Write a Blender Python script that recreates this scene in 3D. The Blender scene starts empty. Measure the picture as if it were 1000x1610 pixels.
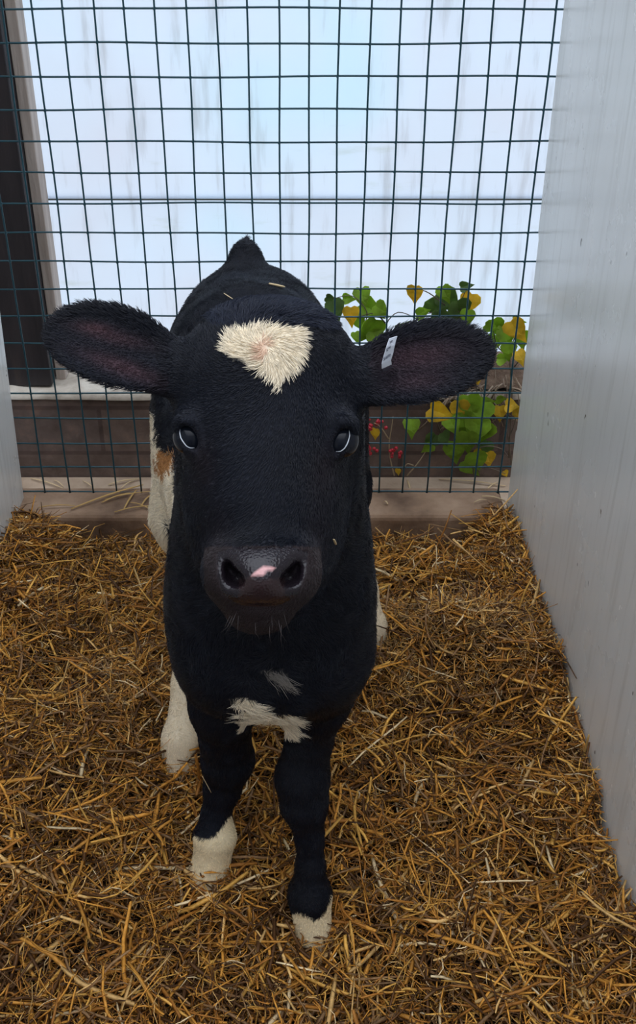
import bpy, math, random
import numpy as np
from mathutils import Vector, Matrix

random.seed(7)
rng = np.random.default_rng(11)
scene = bpy.context.scene
COL = scene.collection

# ------------------------------------------------------------------ camera
F = 1650.0
TH = math.radians(32.9)
CAMZ = 1.27
PX, PY = 474.0, 805.0
cam_d = bpy.data.cameras.new('camera')
cam = bpy.data.objects.new('camera', cam_d)
COL.objects.link(cam)
cam.location = (0, 0, CAMZ)
cam.rotation_euler = (math.pi/2 - TH, 0, 0)
cam_d.sensor_width = 36.0
cam_d.lens = 36.0*F/1610.0
cam_d.shift_x = 26.0/1610.0
cam_d.clip_start = 0.05
cam_d.clip_end = 200
scene.camera = cam

# ------------------------------------------------------------------ light
scene.view_settings.view_transform = 'Standard'
scene.view_settings.look = 'None'
scene.view_settings.gamma = 1.0
scene.view_settings.use_curve_mapping = False
scene.view_settings.exposure = 0.0

world = bpy.data.worlds.new('sky')
scene.world = world
world.use_nodes = True
wn = world.node_tree; wn.nodes.clear()
w_out = wn.nodes.new('ShaderNodeOutputWorld')
w_bg = wn.nodes.new('ShaderNodeBackground')
w_tc = wn.nodes.new('ShaderNodeTexCoord')
w_sep = wn.nodes.new('ShaderNodeSeparateXYZ')
w_ramp = wn.nodes.new('ShaderNodeValToRGB')
w_m = wn.nodes.new('ShaderNodeMath'); w_m.operation = 'MULTIPLY_ADD'
w_m.inputs[1].default_value = 0.5; w_m.inputs[2].default_value = 0.5
wn.links.new(w_tc.outputs['Generated'], w_sep.inputs[0])
wn.links.new(w_sep.outputs['Z'], w_m.inputs[0])
wn.links.new(w_m.outputs[0], w_ramp.inputs[0])
wn.links.new(w_ramp.outputs[0], w_bg.inputs[0])
wn.links.new(w_bg.outputs[0], w_out.inputs[0])
e = w_ramp.color_ramp.elements
e[0].position = 0.42; e[0].color = (0.03, 0.027, 0.024, 1)
e[1].position = 1.0; e[1].color = (3.4, 3.6, 4.0, 1)
el = w_ramp.color_ramp.elements.new(0.52); el.color = (0.13, 0.135, 0.145, 1)
el = w_ramp.color_ramp.elements.new(0.76); el.color = (0.50, 0.53, 0.59, 1)
w_bg.inputs[1].default_value = 1.0

sun_d = bpy.data.lights.new('sun', 'SUN')
sun = bpy.data.objects.new('sun', sun_d); COL.objects.link(sun)
sun_d.energy = 6.6
sun_d.angle = math.radians(3)
sun_d.color = (1.0, 0.97, 0.93)
# the sun stands behind the translucent sheeting and lights it from outside
sd = Vector((0.10, -0.86, -0.50))
sun.rotation_euler = sd.to_track_quat('-Z', 'Y').to_euler()
sun.location = (0, 8, 6)

# ------------------------------------------------------------------ helpers
cs, sn = math.cos(TH), math.sin(TH)

def cam2w(x, y, d):
    """camera aligned metres (right, up, forward) to world, numpy friendly"""
    return x, d*cs + y*sn, CAMZ - d*sn + y*cs

def C(px, py, d):
    return Vector(cam2w((px-PX)/F*d, -(py-PY)/F*d, d))

def WY(px, py, Y):
    ph = TH + math.atan((py-PY)/F)
    h = Y*math.tan(ph)
    d = Y*cs + h*sn
    return Vector(((px-PX)/F*d, Y, CAMZ-h))

def w2px(P):
    x = P[:, 0]; d = P[:, 1]*cs - (P[:, 2]-CAMZ)*sn; y = P[:, 1]*sn + (P[:, 2]-CAMZ)*cs
    return PX + F*x/d, PY - F*y/d, d

def vnoise(x, y, z, seed=0):
    """value noise for numpy arrays, range 0..1"""
    xi = np.floor(x).astype(np.int64); yi = np.floor(y).astype(np.int64); zi = np.floor(z).astype(np.int64)
    xf = x-xi; yf = y-yi; zf = z-zi
    xf = xf*xf*(3-2*xf); yf = yf*yf*(3-2*yf); zf = zf*zf*(3-2*zf)
    def h(a, b, c):
        n = (a*374761393 + b*668265263 + c*2147483647 + seed*1274126177) & 0xffffffff
        n = ((n ^ (n >> 13))*1274126177) & 0xffffffff
        return ((n ^ (n >> 16)) & 0xffff)/65535.0
    r = 0
    for a in (0, 1):
        for b in (0, 1):
            for c in (0, 1):
                w = (xf if a else 1-xf)*(yf if b else 1-yf)*(zf if c else 1-zf)
                r = r + w*h(xi+a, yi+b, zi+c)
    return r

def tag(o, label=None, cat=None, group=None, kind=None):
    if label: o['label'] = label
    if cat: o['category'] = cat
    if group: o['group'] = group
    if kind: o['kind'] = kind
    return o

def mk(name, verts, faces, mat, parent=None, smooth=False):
    me = bpy.data.meshes.new(name)
    me.from_pydata([tuple(v) for v in verts], [], faces)
    me.validate()
    if smooth:
        me.polygons.foreach_set('use_smooth', [True]*len(me.polygons))
    o = bpy.data.objects.new(name, me)
    if mat: me.materials.append(mat)
    COL.objects.link(o)
    if parent:
        o.parent = parent
        o.location = -parent.location
    return o

def np_mesh(name, V, Q, mat, parent=None, smooth=False, colors=None):
    me = bpy.data.meshes.new(name)
    n = len(Q); k = Q.shape[1]
    me.vertices.add(len(V)); me.vertices.foreach_set('co', np.ascontiguousarray(V, dtype=np.float32).ravel())
    me.loops.add(n*k); me.loops.foreach_set('vertex_index', np.ascontiguousarray(Q, dtype=np.int32).ravel())
    me.polygons.add(n)
    me.polygons.foreach_set('loop_start', np.arange(0, n*k, k, dtype=np.int32))
    me.polygons.foreach_set('loop_total', np.full(n, k, dtype=np.int32))
    if smooth: me.polygons.foreach_set('use_smooth', np.ones(n, dtype=bool))
    me.update(calc_edges=True)
    if colors is not None:
        a = me.color_attributes.new('col', 'FLOAT_COLOR', 'POINT')
        c = np.ones((len(V), 4), dtype=np.float32); c[:, :colors.shape[1]] = colors
        a.data.foreach_set('color', c.ravel())
    o = bpy.data.objects.new(name, me)
    me.materials.append(mat)
    COL.objects.link(o)
    if parent:
        o.parent = parent; o.location = -parent.location
    return o

class MB:
    def __init__(s): s.v = []; s.f = []
    def box(s, x0, x1, y0, y1, z0, z1):
        b = len(s.v)
        s.v += [(x0,y0,z0),(x1,y0,z0),(x1,y1,z0),(x0,y1,z0),(x0,y0,z1),(x1,y0,z1),(x1,y1,z1),(x0,y1,z1)]
        s.f += [tuple(b+i for i in q) for q in ((3,2,1,0),(4,5,6,7),(0,1,5,4),(1,2,6,5),(2,3,7,6),(3,0,4,7))]
    def tube(s, pts, rads, n=8, flat=1.0):
        pts = [Vector(p) for p in pts]
        if not hasattr(rads, '__len__'): rads = [rads]*len(pts)
        b = len(s.v); up = Vector((0.13, 0.31, 0.94))
        for i, p in enumerate(pts):
            t = (pts[min(i+1, len(pts)-1)] - pts[max(i-1, 0)]).normalized()
            u = t.cross(up)
            if u.length < 1e-3: u = t.cross(Vector((1, 0, 0)))
            u.normalize(); w = t.cross(u)
            for k in range(n):
                a = 2*math.pi*k/n
                s.v.append(tuple(p + rads[i]*(math.cos(a)*u + flat*math.sin(a)*w)))
        for i in range(len(pts)-1):
            for k in range(n):
                s.f.append((b+i*n+k, b+i*n+(k+1) % n, b+(i+1)*n+(k+1) % n, b+(i+1)*n+k))
        s.f.append(tuple(b+k for k in range(n))[::-1])
        s.f.append(tuple(b+(len(pts)-1)*n+k for k in range(n)))
    def build(s, name, mat, parent=None, smooth=False):
        return mk(name, s.v, s.f, mat, parent, smooth)

def bevel(o, w, seg=2):
    m = o.modifiers.new('bevel', 'BEVEL'); m.width = w; m.segments = seg; m.limit_method = 'ANGLE'
    return o

# ------------------------------------------------------------------ materials
def newmat(name):
    m = bpy.data.materials.new(name); m.use_nodes = True
    nt = m.node_tree
    return m, nt, nt.nodes['Principled BSDF']

def texcoord(nt, scale=(1, 1, 1)):
    tc = nt.nodes.new('ShaderNodeTexCoord'); mp = nt.nodes.new('ShaderNodeMapping')
    mp.inputs['Scale'].default_value = scale
    nt.links.new(tc.outputs['Object'], mp.inputs[0])
    return mp.outputs[0]

def noise(nt, vec, scale, detail=4, rough=0.55):
    n = nt.nodes.new('ShaderNodeTexNoise')
    n.inputs['Scale'].default_value = scale; n.inputs['Detail'].default_value = detail
    n.inputs['Roughness'].default_value = rough
    nt.links.new(vec, n.inputs['Vector'])
    return n.outputs['Fac']

def ramp(nt, fac, stops):
    r = nt.nodes.new('ShaderNodeValToRGB')
    els = r.color_ramp.elements
    while len(els) < len(stops): els.new(0.5)
    for e_, (p, c) in zip(els, stops):
        e_.position = p; e_.color = (*c, 1)
    nt.links.new(fac, r.inputs[0])
    return r.outputs[0]

def mixc(nt, fac, a, b, mode='MIX'):
    m = nt.nodes.new('ShaderNodeMix'); m.data_type = 'RGBA'; m.blend_type = mode
    for s_, v in ((m.inputs[0], fac), (m.inputs[6], a), (m.inputs[7], b)):
        if hasattr(v, 'links'): nt.links.new(v, s_)
        else: s_.default_value = v if not isinstance(v, tuple) else (*v, 1)
    return m.outputs[2]

def bump(nt, bsdf, h, strength, dist=0.01):
    b = nt.nodes.new('ShaderNodeBump'); b.inputs['Strength'].default_value = strength
    b.inputs['Distance'].default_value = dist
    nt.links.new(h, b.inputs['Height']); nt.links.new(b.outputs[0], bsdf.inputs['Normal'])

def mat_noise(name, stops, scale, rough=0.7, bstr=0.3, vs=(1, 1, 1), detail=6, bscale=None, bdist=0.004):
    m, nt, b = newmat(name)
    v = texcoord(nt, vs)
    f = noise(nt, v, scale, detail)
    nt.links.new(ramp(nt, f, stops), b.inputs['Base Color'])
    b.inputs['Roughness'].default_value = rough
    if bstr: bump(nt, b, noise(nt, v, bscale or scale*4, 6), bstr, bdist)
    return m

def mat_attr(name, rough=0.6, spec=0.5, trans=0.0):
    m, nt, b = newmat(name)
    a = nt.nodes.new('ShaderNodeAttribute'); a.attribute_name = 'col'
    nt.links.new(a.outputs['Color'], b.inputs['Base Color'])
    b.inputs['Roughness'].default_value = rough
    b.inputs['Specular IOR Level'].default_value = spec
    return m, nt, b, a

# translucent roof-light sheet (back wall)
def mat_sheet():
    m = bpy.data.materials.new('translucent_sheet'); m.use_nodes = True
    nt = m.node_tree; nt.nodes.clear()
    out = nt.nodes.new('ShaderNodeOutputMaterial')
    v = texcoord(nt)
    big = noise(nt, v, 1.6, 3)
    tint = ramp(nt, big, [(0.3, (0.68, 0.70, 0.76)), (0.55, (0.68, 0.75, 0.83)), (0.75, (0.62, 0.76, 0.84))])
    vs = texcoord(nt, (14, 1, 1.6))
    streak = noise(nt, vs, 3.0, 5, 0.6)
    sc = ramp(nt, streak, [(0.28, (0.80, 0.78, 0.76)), (0.45, (1, 1, 1))])
    c1 = mixc(nt, 0.8, tint, sc, 'MULTIPLY')
    vh = texcoord(nt, (1, 1, 5))
    smear = noise(nt, vh, 3.2, 5, 0.65)
    sm = ramp(nt, smear, [(0.62, (1, 1, 1)), (0.75, (0.82, 0.82, 0.74))])
    c2 = mixc(nt, 0.8, c1, sm, 'MULTIPLY')
    tr = nt.nodes.new('ShaderNodeBsdfTranslucent')
    df = nt.nodes.new('ShaderNodeBsdfDiffuse')
    mx = nt.nodes.new('ShaderNodeMixShader'); mx.inputs[0].default_value = 0.25
    nt.links.new(c2, tr.inputs[0]); nt.links.new(c2, df.inputs[0])
    nt.links.new(tr.outputs[0], mx.inputs[1]); nt.links.new(df.outputs[0], mx.inputs[2])
    nt.links.new(mx.outputs[0], out.inputs[0])
    return m

def mat_plastic():
    m, nt, b = newmat('white_plastic_panel')
    v = texcoord(nt, (1, 1, 1))
    f = noise(nt, v, 2.2, 4)
    base = ramp(nt, f, [(0.3, (0.72, 0.725, 0.69)), (0.6, (0.80, 0.80, 0.765)), (0.8, (0.75, 0.735, 0.68))])
    vs = texcoord(nt, (1, 26, 1.5))
    st = ramp(nt, noise(nt, vs, 2.0, 6, 0.65), [(0.33, (0.80, 0.79, 0.77)), (0.5, (1, 1, 1))])
    c = mixc(nt, 0.75, base, st, 'MULTIPLY')
    vd = texcoord(nt, (1, 1, 0.55))
    sp = ramp(nt, noise(nt, vd, 55, 2, 0.5), [(0.24, (0.22, 0.2, 0.17)), (0.262, (1, 1, 1))])
    c = mixc(nt, 1.0, c, sp, 'MULTIPLY')
    nt.links.new(c, b.inputs['Base Color'])
    rr = nt.nodes.new('ShaderNodeMapRange')
    rr.inputs['To Min'].default_value = 0.16; rr.inputs['To Max'].default_value = 0.36
    nt.links.new(noise(nt, v, 5.0, 5), rr.inputs['Value']); nt.links.new(rr.outputs[0], b.inputs['Roughness'])
    b.inputs['Specular IOR Level'].default_value = 0.5
    bump(nt, b, noise(nt, v, 7.0, 3), 0.10, 0.01)
    return m

M_SHEET = mat_sheet()
M_PLAST = mat_plastic()
M_KERB = mat_noise('kerb_concrete', [(0.3, (0.12, 0.070, 0.042)), (0.5, (0.27, 0.17, 0.105)), (0.72, (0.44, 0.30, 0.20))], 9, 0.9, 0.6, bscale=70)
M_SLAB = mat_noise('pale_concrete', [(0.3, (0.30, 0.21, 0.14)), (0.5, (0.46, 0.35, 0.25)), (0.75, (0.62, 0.50, 0.38))], 7, 0.9, 0.5, bscale=80)
M_SILL = mat_noise('sill_mortar', [(0.3, (0.22, 0.17, 0.13)), (0.5, (0.50, 0.44, 0.36)), (0.75, (0.70, 0.66, 0.58))], 12, 0.9, 0.6, bscale=60)
M_POST = mat_noise('tarred_timber', [(0.3, (0.012, 0.010, 0.012)), (0.6, (0.028, 0.022, 0.024)), (0.85, (0.06, 0.042, 0.034))], 5, 0.6, 0.4, (6, 6, 0.8))
M_BOARD = mat_noise('weathered_board', [(0.3, (0.36, 0.29, 0.24)), (0.6, (0.56, 0.48, 0.42)), (0.8, (0.66, 0.58, 0.51))], 5, 0.8, 0.4, (8, 8, 0.9))
M_FLOOR = mat_noise('dirty_floor', [(0.3, (0.03, 0.018, 0.010)), (0.6, (0.07, 0.042, 0.02)), (0.8, (0.12, 0.07, 0.03))], 12, 0.95, 0.6)
M_DIRT = mat_noise('dry_soil', [(0.3, (0.07, 0.04, 0.026)), (0.6, (0.16, 0.105, 0.07)), (0.8, (0.28, 0.20, 0.14))], 25, 0.95, 0.8, bscale=80, bdist=0.01)

def mat_block():
    m, nt, b = newmat('dark_block_wall')
    v = texcoord(nt)
    br = nt.nodes.new('ShaderNodeTexBrick')
    tc = nt.nodes.new('ShaderNodeTexCoord'); sx = nt.nodes.new('ShaderNodeSeparateXYZ'); cb = nt.nodes.new('ShaderNodeCombineXYZ')
    nt.links.new(tc.outputs['Object'], sx.inputs[0]); nt.links.new(sx.outputs['X'], cb.inputs['X']); nt.links.new(sx.outputs['Z'], cb.inputs['Y'])
    nt.links.new(cb.outputs[0], br.inputs['Vector'])
    br.inputs['Scale'].default_value = 1.0; br.inputs['Brick Width'].default_value = 0.44; br.inputs['Row Height'].default_value = 0.112
    br.inputs['Mortar Size'].default_value = 0.005
    br.inputs['Color1'].default_value = (0.155, 0.12, 0.10, 1); br.inputs['Color2'].default_value = (0.115, 0.092, 0.082, 1)
    br.inputs['Mortar'].default_value = (0.09, 0.066, 0.058, 1)
    n = ramp(nt, noise(nt, v, 16, 6), [(0.3, (0.6, 0.5, 0.45)), (0.6, (1.1, 1.0, 0.95)), (0.8, (1.9, 1.5, 1.3))])
    nt.links.new(mixc(nt, 1.0, br.outputs['Color'], n, 'MULTIPLY'), b.inputs['Base Color'])
    b.inputs['Roughness'].default_value = 0.9
    bump(nt, b, noise(nt, v, 60, 6), 0.6, 0.004)
    return m
M_BLOCK = mat_block()

M_WIRE, nt, b = newmat('green_coated_wire')
b.inputs['Base Color'].default_value = (0.010, 0.060, 0.080, 1); b.inputs['Roughness'].default_value = 0.35
M_SEAM, nt, b = newmat('seam_dirt')
b.inputs['Base Color'].default_value = (0.10, 0.11, 0.10, 1); b.inputs['Roughness'].default_value = 0.8

# ------------------------------------------------------------------ setting
WALLR, WALLL = 0.432, -0.583
MESHY = 1.874
floor = MB(); floor.box(-3, 3, -2.5, 1.79, -0.12, 0.0)
tag(floor.build('floor', M_FLOOR), 'dark dirty concrete floor under the straw', 'floor', kind='structure')

def wall_panel(name, prof, xin, xout, label):
    # prof: list of (Y, z, lean) clockwise, extruded from the inner face to the outer face
    v = []; n = len(prof)
    for (Y, z) in prof:
        lean = -(0.011 if xin > 0 else 0.038)*max(0.0, z-0.1)
        sg = 1 if xin > 0 else -1
        v.append((xin + sg*lean, Y, z))
    for (Y, z) in prof:
        lean = -(0.011 if xin > 0 else 0.038)*max(0.0, z-0.1)
        sg = 1 if xin > 0 else -1
        v.append((xout + sg*lean, Y, z))
    f = [tuple(range(n)), tuple(range(2*n-1, n-1, -1))]
    for i in range(n):
        j = (i+1) % n
        f.append((i, n+i, n+j, j))
    o = mk(name, v, f, M_PLAST)
    bevel(o, 0.004)
    return tag(o, label, 'wall', kind='structure')

wall_panel('wall_right', [(-0.9, 0), (1.861, 0), (1.861, 0.262), (1.852, 0.270), (1.852, 0.655), (1.862, 0.668), (1.860, 1.45), (-0.9, 1.45)],
           WALLR, WALLR+0.045, 'scuffed white plastic pen side on the right')
wall_panel('wall_left', [(-0.9, 0), (1.858, 0), (1.858, 0.50), (1.858, 1.45), (-0.9, 1.45)],
           WALLL, WALLL-0.045, 'white plastic pen side at the left edge')

# kerb block, broken into long stones by texture only
kb = MB(); kb.box(WALLL-0.02, WALLR-0.012, 1.785, 1.90, -0.02, 0.106)
k = bevel(kb.build('kerb_stone', M_KERB), 0.012, 3)
tag(k, 'brown concrete kerb under the wire mesh behind the straw', 'kerb')
kb = MB(); kb.box(-2.5, 2.5, 1.902, 2.03, -0.12, 0.052)
tag(bevel(kb.build('floor', M_SLAB), 0.004), 'pale concrete ledge between the kerb and the dark block wall', 'ledge', kind='structure')
# rough low block wall
kb = MB(); kb.box(-2.5, 2.5, 2.032, 2.20, -0.12, 0.246)
tag(kb.build('wall_back', M_BLOCK), 'low dark block wall behind the wire mesh', 'wall', kind='structure')
# mortar sill (noisy slab)
nx_, ny_ = 260, 12
gx = np.linspace(-2.5, 2.5, nx_); gy = np.linspace(2.026, 2.20, ny_)
GX, GY = np.meshgrid(gx, gy, indexing='ij')
GZ = 0.250 + 0.016*vnoise(GX*14, GY*14, GX*0, 3) + 0.006*vnoise(GX*60, GY*60, GX*0, 4)
V = np.stack([GX, GY + 0.008*(vnoise(GX*25, GY*3, GX*0, 9)-0.5), GZ], -1).reshape(-1, 3)
V2 = V.copy(); V2[:, 2] = 0.2465
idx = np.arange(nx_*ny_).reshape(nx_, ny_)
q = np.stack([idx[:-1, :-1], idx[1:, :-1], idx[1:, 1:], idx[:-1, 1:]], -1).reshape(-1, 4)
N0 = nx_*ny_
side = np.stack([idx[:-1, 0]+N0, idx[1:, 0]+N0, idx[1:, 0], idx[:-1, 0]], -1)
o = np_mesh('trim_1', np.vstack([V, V2]), np.vstack([q, side]), M_SILL)
tag(o, 'rough mortar capping on the low block wall', 'sill', kind='structure')

# translucent sheets
kb = MB(); kb.box(-3.2, 3.2, 2.166, 2.172, 0.25, 0.6460)
tag(kb.build('wall_back', M_SHEET), 'lower pale translucent sheet lit from outside behind the mesh', 'wall', kind='structure')
kb = MB(); kb.box(-3.2, 3.2, 2.158, 2.164, 0.6395, 3.4)
tag(kb.build('wall_back', M_SHEET), 'upper stained translucent sheet above the seam', 'wall', kind='structure')
kb = MB(); kb.box(-3.2, 3.2, 2.1545, 2.1585, 0.6375, 0.6400)
tag(kb.build('trim_2', M_SEAM), 'thin dark horizontal seam across the translucent sheets', 'seam', kind='structure')

# dark timber post with pale board
kb = MB(); kb.box(-0.86, -0.541, 2.06, 2.12, 0.262, 3.2)
p_ = bevel(kb.build('timber_post', M_POST), 0.003)
tag(p_, 'wide black timber post standing on the sill at the left', 'post')
kb = MB(); kb.box(-0.540, -0.519, 2.10, 2.156, 0.258, 3.2)
tag(bevel(kb.build('timber_batten', M_BOARD), 0.002), 'narrow weathered grey batten along the edge of the black post', 'batten')

# ------------------------------------------------------------------ wire mesh
ys = [13.6, 68.5, 121, 172.6, 223.7, 272, 320.4, 367.4, 411.8, 455, 498, 541, 580, 620, 659, 698, 736, 774.6]
zs = [WY(474, y, MESHY).z for y in ys]
dz = (zs[0]-zs[6])/6
zs = [zs[0]+dz*i for i in range(7, 0, -1)] + zs
wm = MB()
xs = [-0.5876 + 0.05*i for i in range(21)]
def wob(a, s): return 0.0012*math.sin(a*7.3+s*2.1)+0.0006*math.sin(a*19+s*5.7)
for i, z in enumerate(zs):
    pts = [(x, MESHY+0.0035, z + wob(x, i)) for x in np.linspace(-0.62, 0.447, 22)]
    wm.tube(pts, 0.0018, 6)
for j, x in enumerate(xs):
    pts = [(x + wob(z, j+40), MESHY, z) for z in np.linspace(zs[-1]-0.002, zs[0]+0.01, 26)]
    wm.tube(pts, 0.0018, 6)
    for i, z in enumerate(zs):
        c = (x + wob(z, j+40), MESHY+0.0015, z + wob(x, i))
        wm.tube([(c[0]-0.0024, c[1], c[2]-0.0016), c, (c[0]+0.0024, c[1], c[2]+0.0016)], [0.0014, 0.0027, 0.0014], 6)
o = wm.build('wire_mesh_fence', M_WIRE, smooth=True)
tag(o, 'dark green square wire mesh closing the back of the pen', 'wire fence')

# ------------------------------------------------------------------ calf body as one implicit surface
H = 0.0038
XB = (-0.262, 0.215); YB = (-0.60, 0.47); DB = (0.80, 1.90)
gx = np.arange(XB[0], XB[1], H, dtype=np.float32)
gy = np.arange(YB[0], YB[1], H, dtype=np.float32)
gd = np.arange(DB[0], DB[1], H, dtype=np.float32)
FLD = np.full((len(gx), len(gy), len(gd)), 0.25, dtype=np.float32)

def cc(px, py, d): return np.array([(px-PX)/F*d, -(py-PY)/F*d, d])

def apply(lo, hi, fn, k=0.02, op='u'):
    mg = k + 0.012
    sl = []
    for g, a, b_ in zip((gx, gy, gd), lo, hi):
        i0 = max(0, int((a-mg-g[0])/H)); i1 = min(len(g), int((b_+mg-g[0])/H)+2)
        if i1 <= i0: return
        sl.append(slice(i0, i1))
    X = gx[sl[0]][:, None, None]; Y = gy[sl[1]][None, :, None]; D = gd[sl[2]][None, None, :]
    d = fn(X, Y, D).astype(np.float32)
    f = FLD[sl[0], sl[1], sl[2]]
    if op == 'u':
        h = np.clip(0.5+0.5*(f-d)/k, 0, 1)
        FLD[sl[0], sl[1], sl[2]] = f*(1-h)+d*h - k*h*(1-h)
    else:
        h = np.clip(0.5-0.5*(f+d)/k, 0, 1)
        FLD[sl[0], sl[1], sl[2]] = f*(1-h)+(-d)*h + k*h*(1-h)

def ell(px, py, d, rx, ry, rd, k=0.02, op='u', rot=0.0, tilt=0.0):
    """ellipsoid: rx, ry in photo pixels at depth d, rd in metres; rot in the image plane, tilt about the sideways axis"""
    c = cc(px, py, d); rx = rx*d/F; ry = ry*d/F
    cr, sr = math.cos(rot), math.sin(rot); ct, st_ = math.cos(tilt), math.sin(tilt)
    R = max(rx, ry, rd)
    def fn(X, Y, D):
        x = X-c[0]; y = Y-c[1]; z = D-c[2]
        y, z = ct*y + st_*z, -st_*y + ct*z
        x, y = cr*x + sr*y, -sr*x + cr*y
        k0 = np.sqrt((x/rx)**2+(y/ry)**2+(z/rd)**2)
        k1 = np.sqrt((x/rx**2)**2+(y/ry**2)**2+(z/rd**2)**2)+1e-6
        return k0*(k0-1)/k1
    apply(c-R, c+R, fn, k, op)

def cone(a, b, ra, rb, k=0.02, op='u'):
    """tapered capsule between two (px,py,depth) points, radii in metres"""
    a = cc(*a); b = cc(*b); ab = b-a; L = float(ab@ab)
    def fn(X, Y, D):
        x = X-a[0]; y = Y-a[1]; z = D-a[2]
        t = np.clip((x*ab[0]+y*ab[1]+z*ab[2])/L, 0, 1)
        return np.sqrt((x-t*ab[0])**2+(y-t*ab[1])**2+(z-t*ab[2])**2)-(ra+(rb-ra)*t)
    apply(np.minimum(a-ra, b-rb), np.maximum(a+ra, b+rb), fn, k, op)

def chain(pts, k=0.015):
    for p, q_ in zip(pts[:-1], pts[1:]):
        cone(p[:3], q_[:3], p[3], q_[3], k)

def wpt(X, Y, z):
    """world to (px,py,d)"""
    d = Y*cs-(z-CAMZ)*sn; y = Y*sn+(z-CAMZ)*cs
    return (PX+F*X/d, PY-F*y/d, d)

def wcone(a, b, ra, rb, k=0.03): cone(wpt(*a), wpt(*b), ra, rb, k)

# trunk (world metres)
wcone((-0.050, 1.14, 0.52), (-0.060, 1.30, 0.535), 0.116, 0.136, 0.05)
wcone((-0.062, 1.30, 0.535), (-0.068, 1.47, 0.565), 0.135, 0.122, 0.05)
wcone((-0.078, 1.40, 0.596), (-0.078, 1.54, 0.600), 0.127, 0.115, 0.05)      # rump
wcone((-0.050, 1.10, 0.60), (-0.066, 1.40, 0.650), 0.075, 0.070, 0.05)      # spine line
wcone((-0.055, 1.15, 0.45), (-0.060, 1.32, 0.47), 0.105, 0.120, 0.04)       # belly
# tail head and hanging tail
cone((384, 440, 1.64), (386, 403, 1.645), 0.038, 0.022, 0.016)
cone((386, 404, 1.645), (388, 372, 1.65), 0.021, 0.003, 0.012)
wcone((-0.085, 1.60, 0.70), (-0.09, 1.68, 0.60), 0.018, 0.012, 0.02)
wcone((-0.09, 1.68, 0.60), (-0.088, 1.70, 0.36), 0.012, 0.018, 0.01)
# chest / shoulders
ell(425, 930, 1.21, 150, 165, 0.13, 0.04)
ell(427, 820, 1.20, 134, 150, 0.12, 0.04)
ell(350, 960, 1.22, 80, 150, 0.12, 0.03)
ell(502, 960, 1.22, 80, 155, 0.12, 0.03)
ell(422, 1040, 1.19, 120, 85, 0.095, 0.04)
# neck
cone((425, 625, 1.09), (425, 800, 1.17), 0.080, 0.090, 0.05)
cone((425, 610, 1.06), (425, 700, 1.14), 0.077, 0.086, 0.04)
cone((425, 700, 1.07), (425, 900, 1.14), 0.083, 0.090, 0.04)

# head
ell(423, 588, 1.008, 137, 98, 0.092, 0.03)                 # cranium
ell(422, 550, 1.012, 106, 58, 0.075, 0.03)                  # poll
ell(418, 672, 0.995, 141, 92, 0.078, 0.03)                  # brow and orbits
ell(414, 770, 0.985, 112, 100, 0.068, 0.03)
cone((414, 740, 0.965), (411, 880, 0.948), 0.046, 0.040, 0.03)   # nose bridge
ell(411, 900, 0.940, 84, 62, 0.052, 0.02)                   # muzzle
ell(410, 908, 0.925, 66, 46, 0.045, 0.02)
ell(358, 898, 0.940, 33, 44, 0.040, 0.015)                  # nostril wings
ell(466, 896, 0.940, 34, 44, 0.040, 0.015)
ell(408, 962, 0.948, 52, 34, 0.038, 0.012)                  # lower jaw
ell(408, 940, 0.935, 58, 24, 0.034, 0.012)
ell(352, 815, 1.03, 56, 110, 0.062, 0.03)                   # cheeks
ell(478, 815, 1.03, 56, 110, 0.062, 0.03)
# nose pad flat area, nostrils, mouth
ell(370, 910, 0.893, 17, 12, 0.022, 0.006, 's', rot=-0.45)
ell(360, 900, 0.893, 8, 21, 0.020, 0.005, 's', rot=0.30)
ell(456, 910, 0.893, 17, 12, 0.022, 0.006, 's', rot=0.45)
ell(466, 898, 0.893, 8, 21, 0.020, 0.005, 's', rot=-0.30)
ell(408, 955, 0.893, 46, 3.2, 0.018, 0.005, 's')
# orbits
ell(298, 664, 0.955, 26, 15, 0.024, 0.012, rot=0.25)
ell(538, 664, 0.955, 26, 15, 0.024, 0.012, rot=-0.25)
ell(303, 690, 0.954, 22, 27, 0.019, 0.012, rot=0.3)
ell(535, 692, 0.954, 22, 27, 0.019, 0.012, rot=-0.3)
EYES = [(300, 687, 0.9575), (536, 692, 0.9575)]
for s_, (ex, ey, ed) in zip((1, -1), EYES):
    ell(ex-s_*2.5, ey-1, ed-0.012, 12.5, 20.5, 0.024, 0.004, 's', rot=s_*0.5)
    ell(ex+s_*6, ey+13, ed-0.02, 5, 8, 0.012, 0.004, 's', rot=s_*0.9)
# ears
def ear(base, tip, hw_s, hw, cup=5.0, th=0.0045, side=1):
    A = cc(*base); B = cc(*tip); ax = B-A; L = float(np.linalg.norm(ax)); ax = ax/L
    n = np.array([0, 0, -1.0]) + np.array([0, 0.18, 0]); n -= ax*(n@ax); n /= np.linalg.norm(n)
    w = np.cross(ax, n)
    if w[1] < 0: w = -w
    lo = np.minimum(A, B)-0.06; hi = np.maximum(A, B)+0.06
    sc = L
    def fn(X, Y, D):
        x = X-A[0]; y = Y-A[1]; z = D-A[2]
        s = (x*ax[0]+y*ax[1]+z*ax[2])/sc; ww = x*w[0]+y*w[1]+z*w[2]; t = x*n[0]+y*n[1]+z*n[2]
        hws = np.interp(s, hw_s, hw).astype(np.float32)
        tt = t - cup*ww*ww*(1-0.6*np.clip(s, 0, 1)) + 0.03*np.clip(s, 0, 1)**2 - 0.012
        dd = np.sqrt(np.maximum(np.abs(ww)-hws+th, 0)**2 + tt**2) - th
        return dd*0.85
    apply(lo, hi, fn, 0.012, 'u')
P2M = 0.985/F
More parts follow.
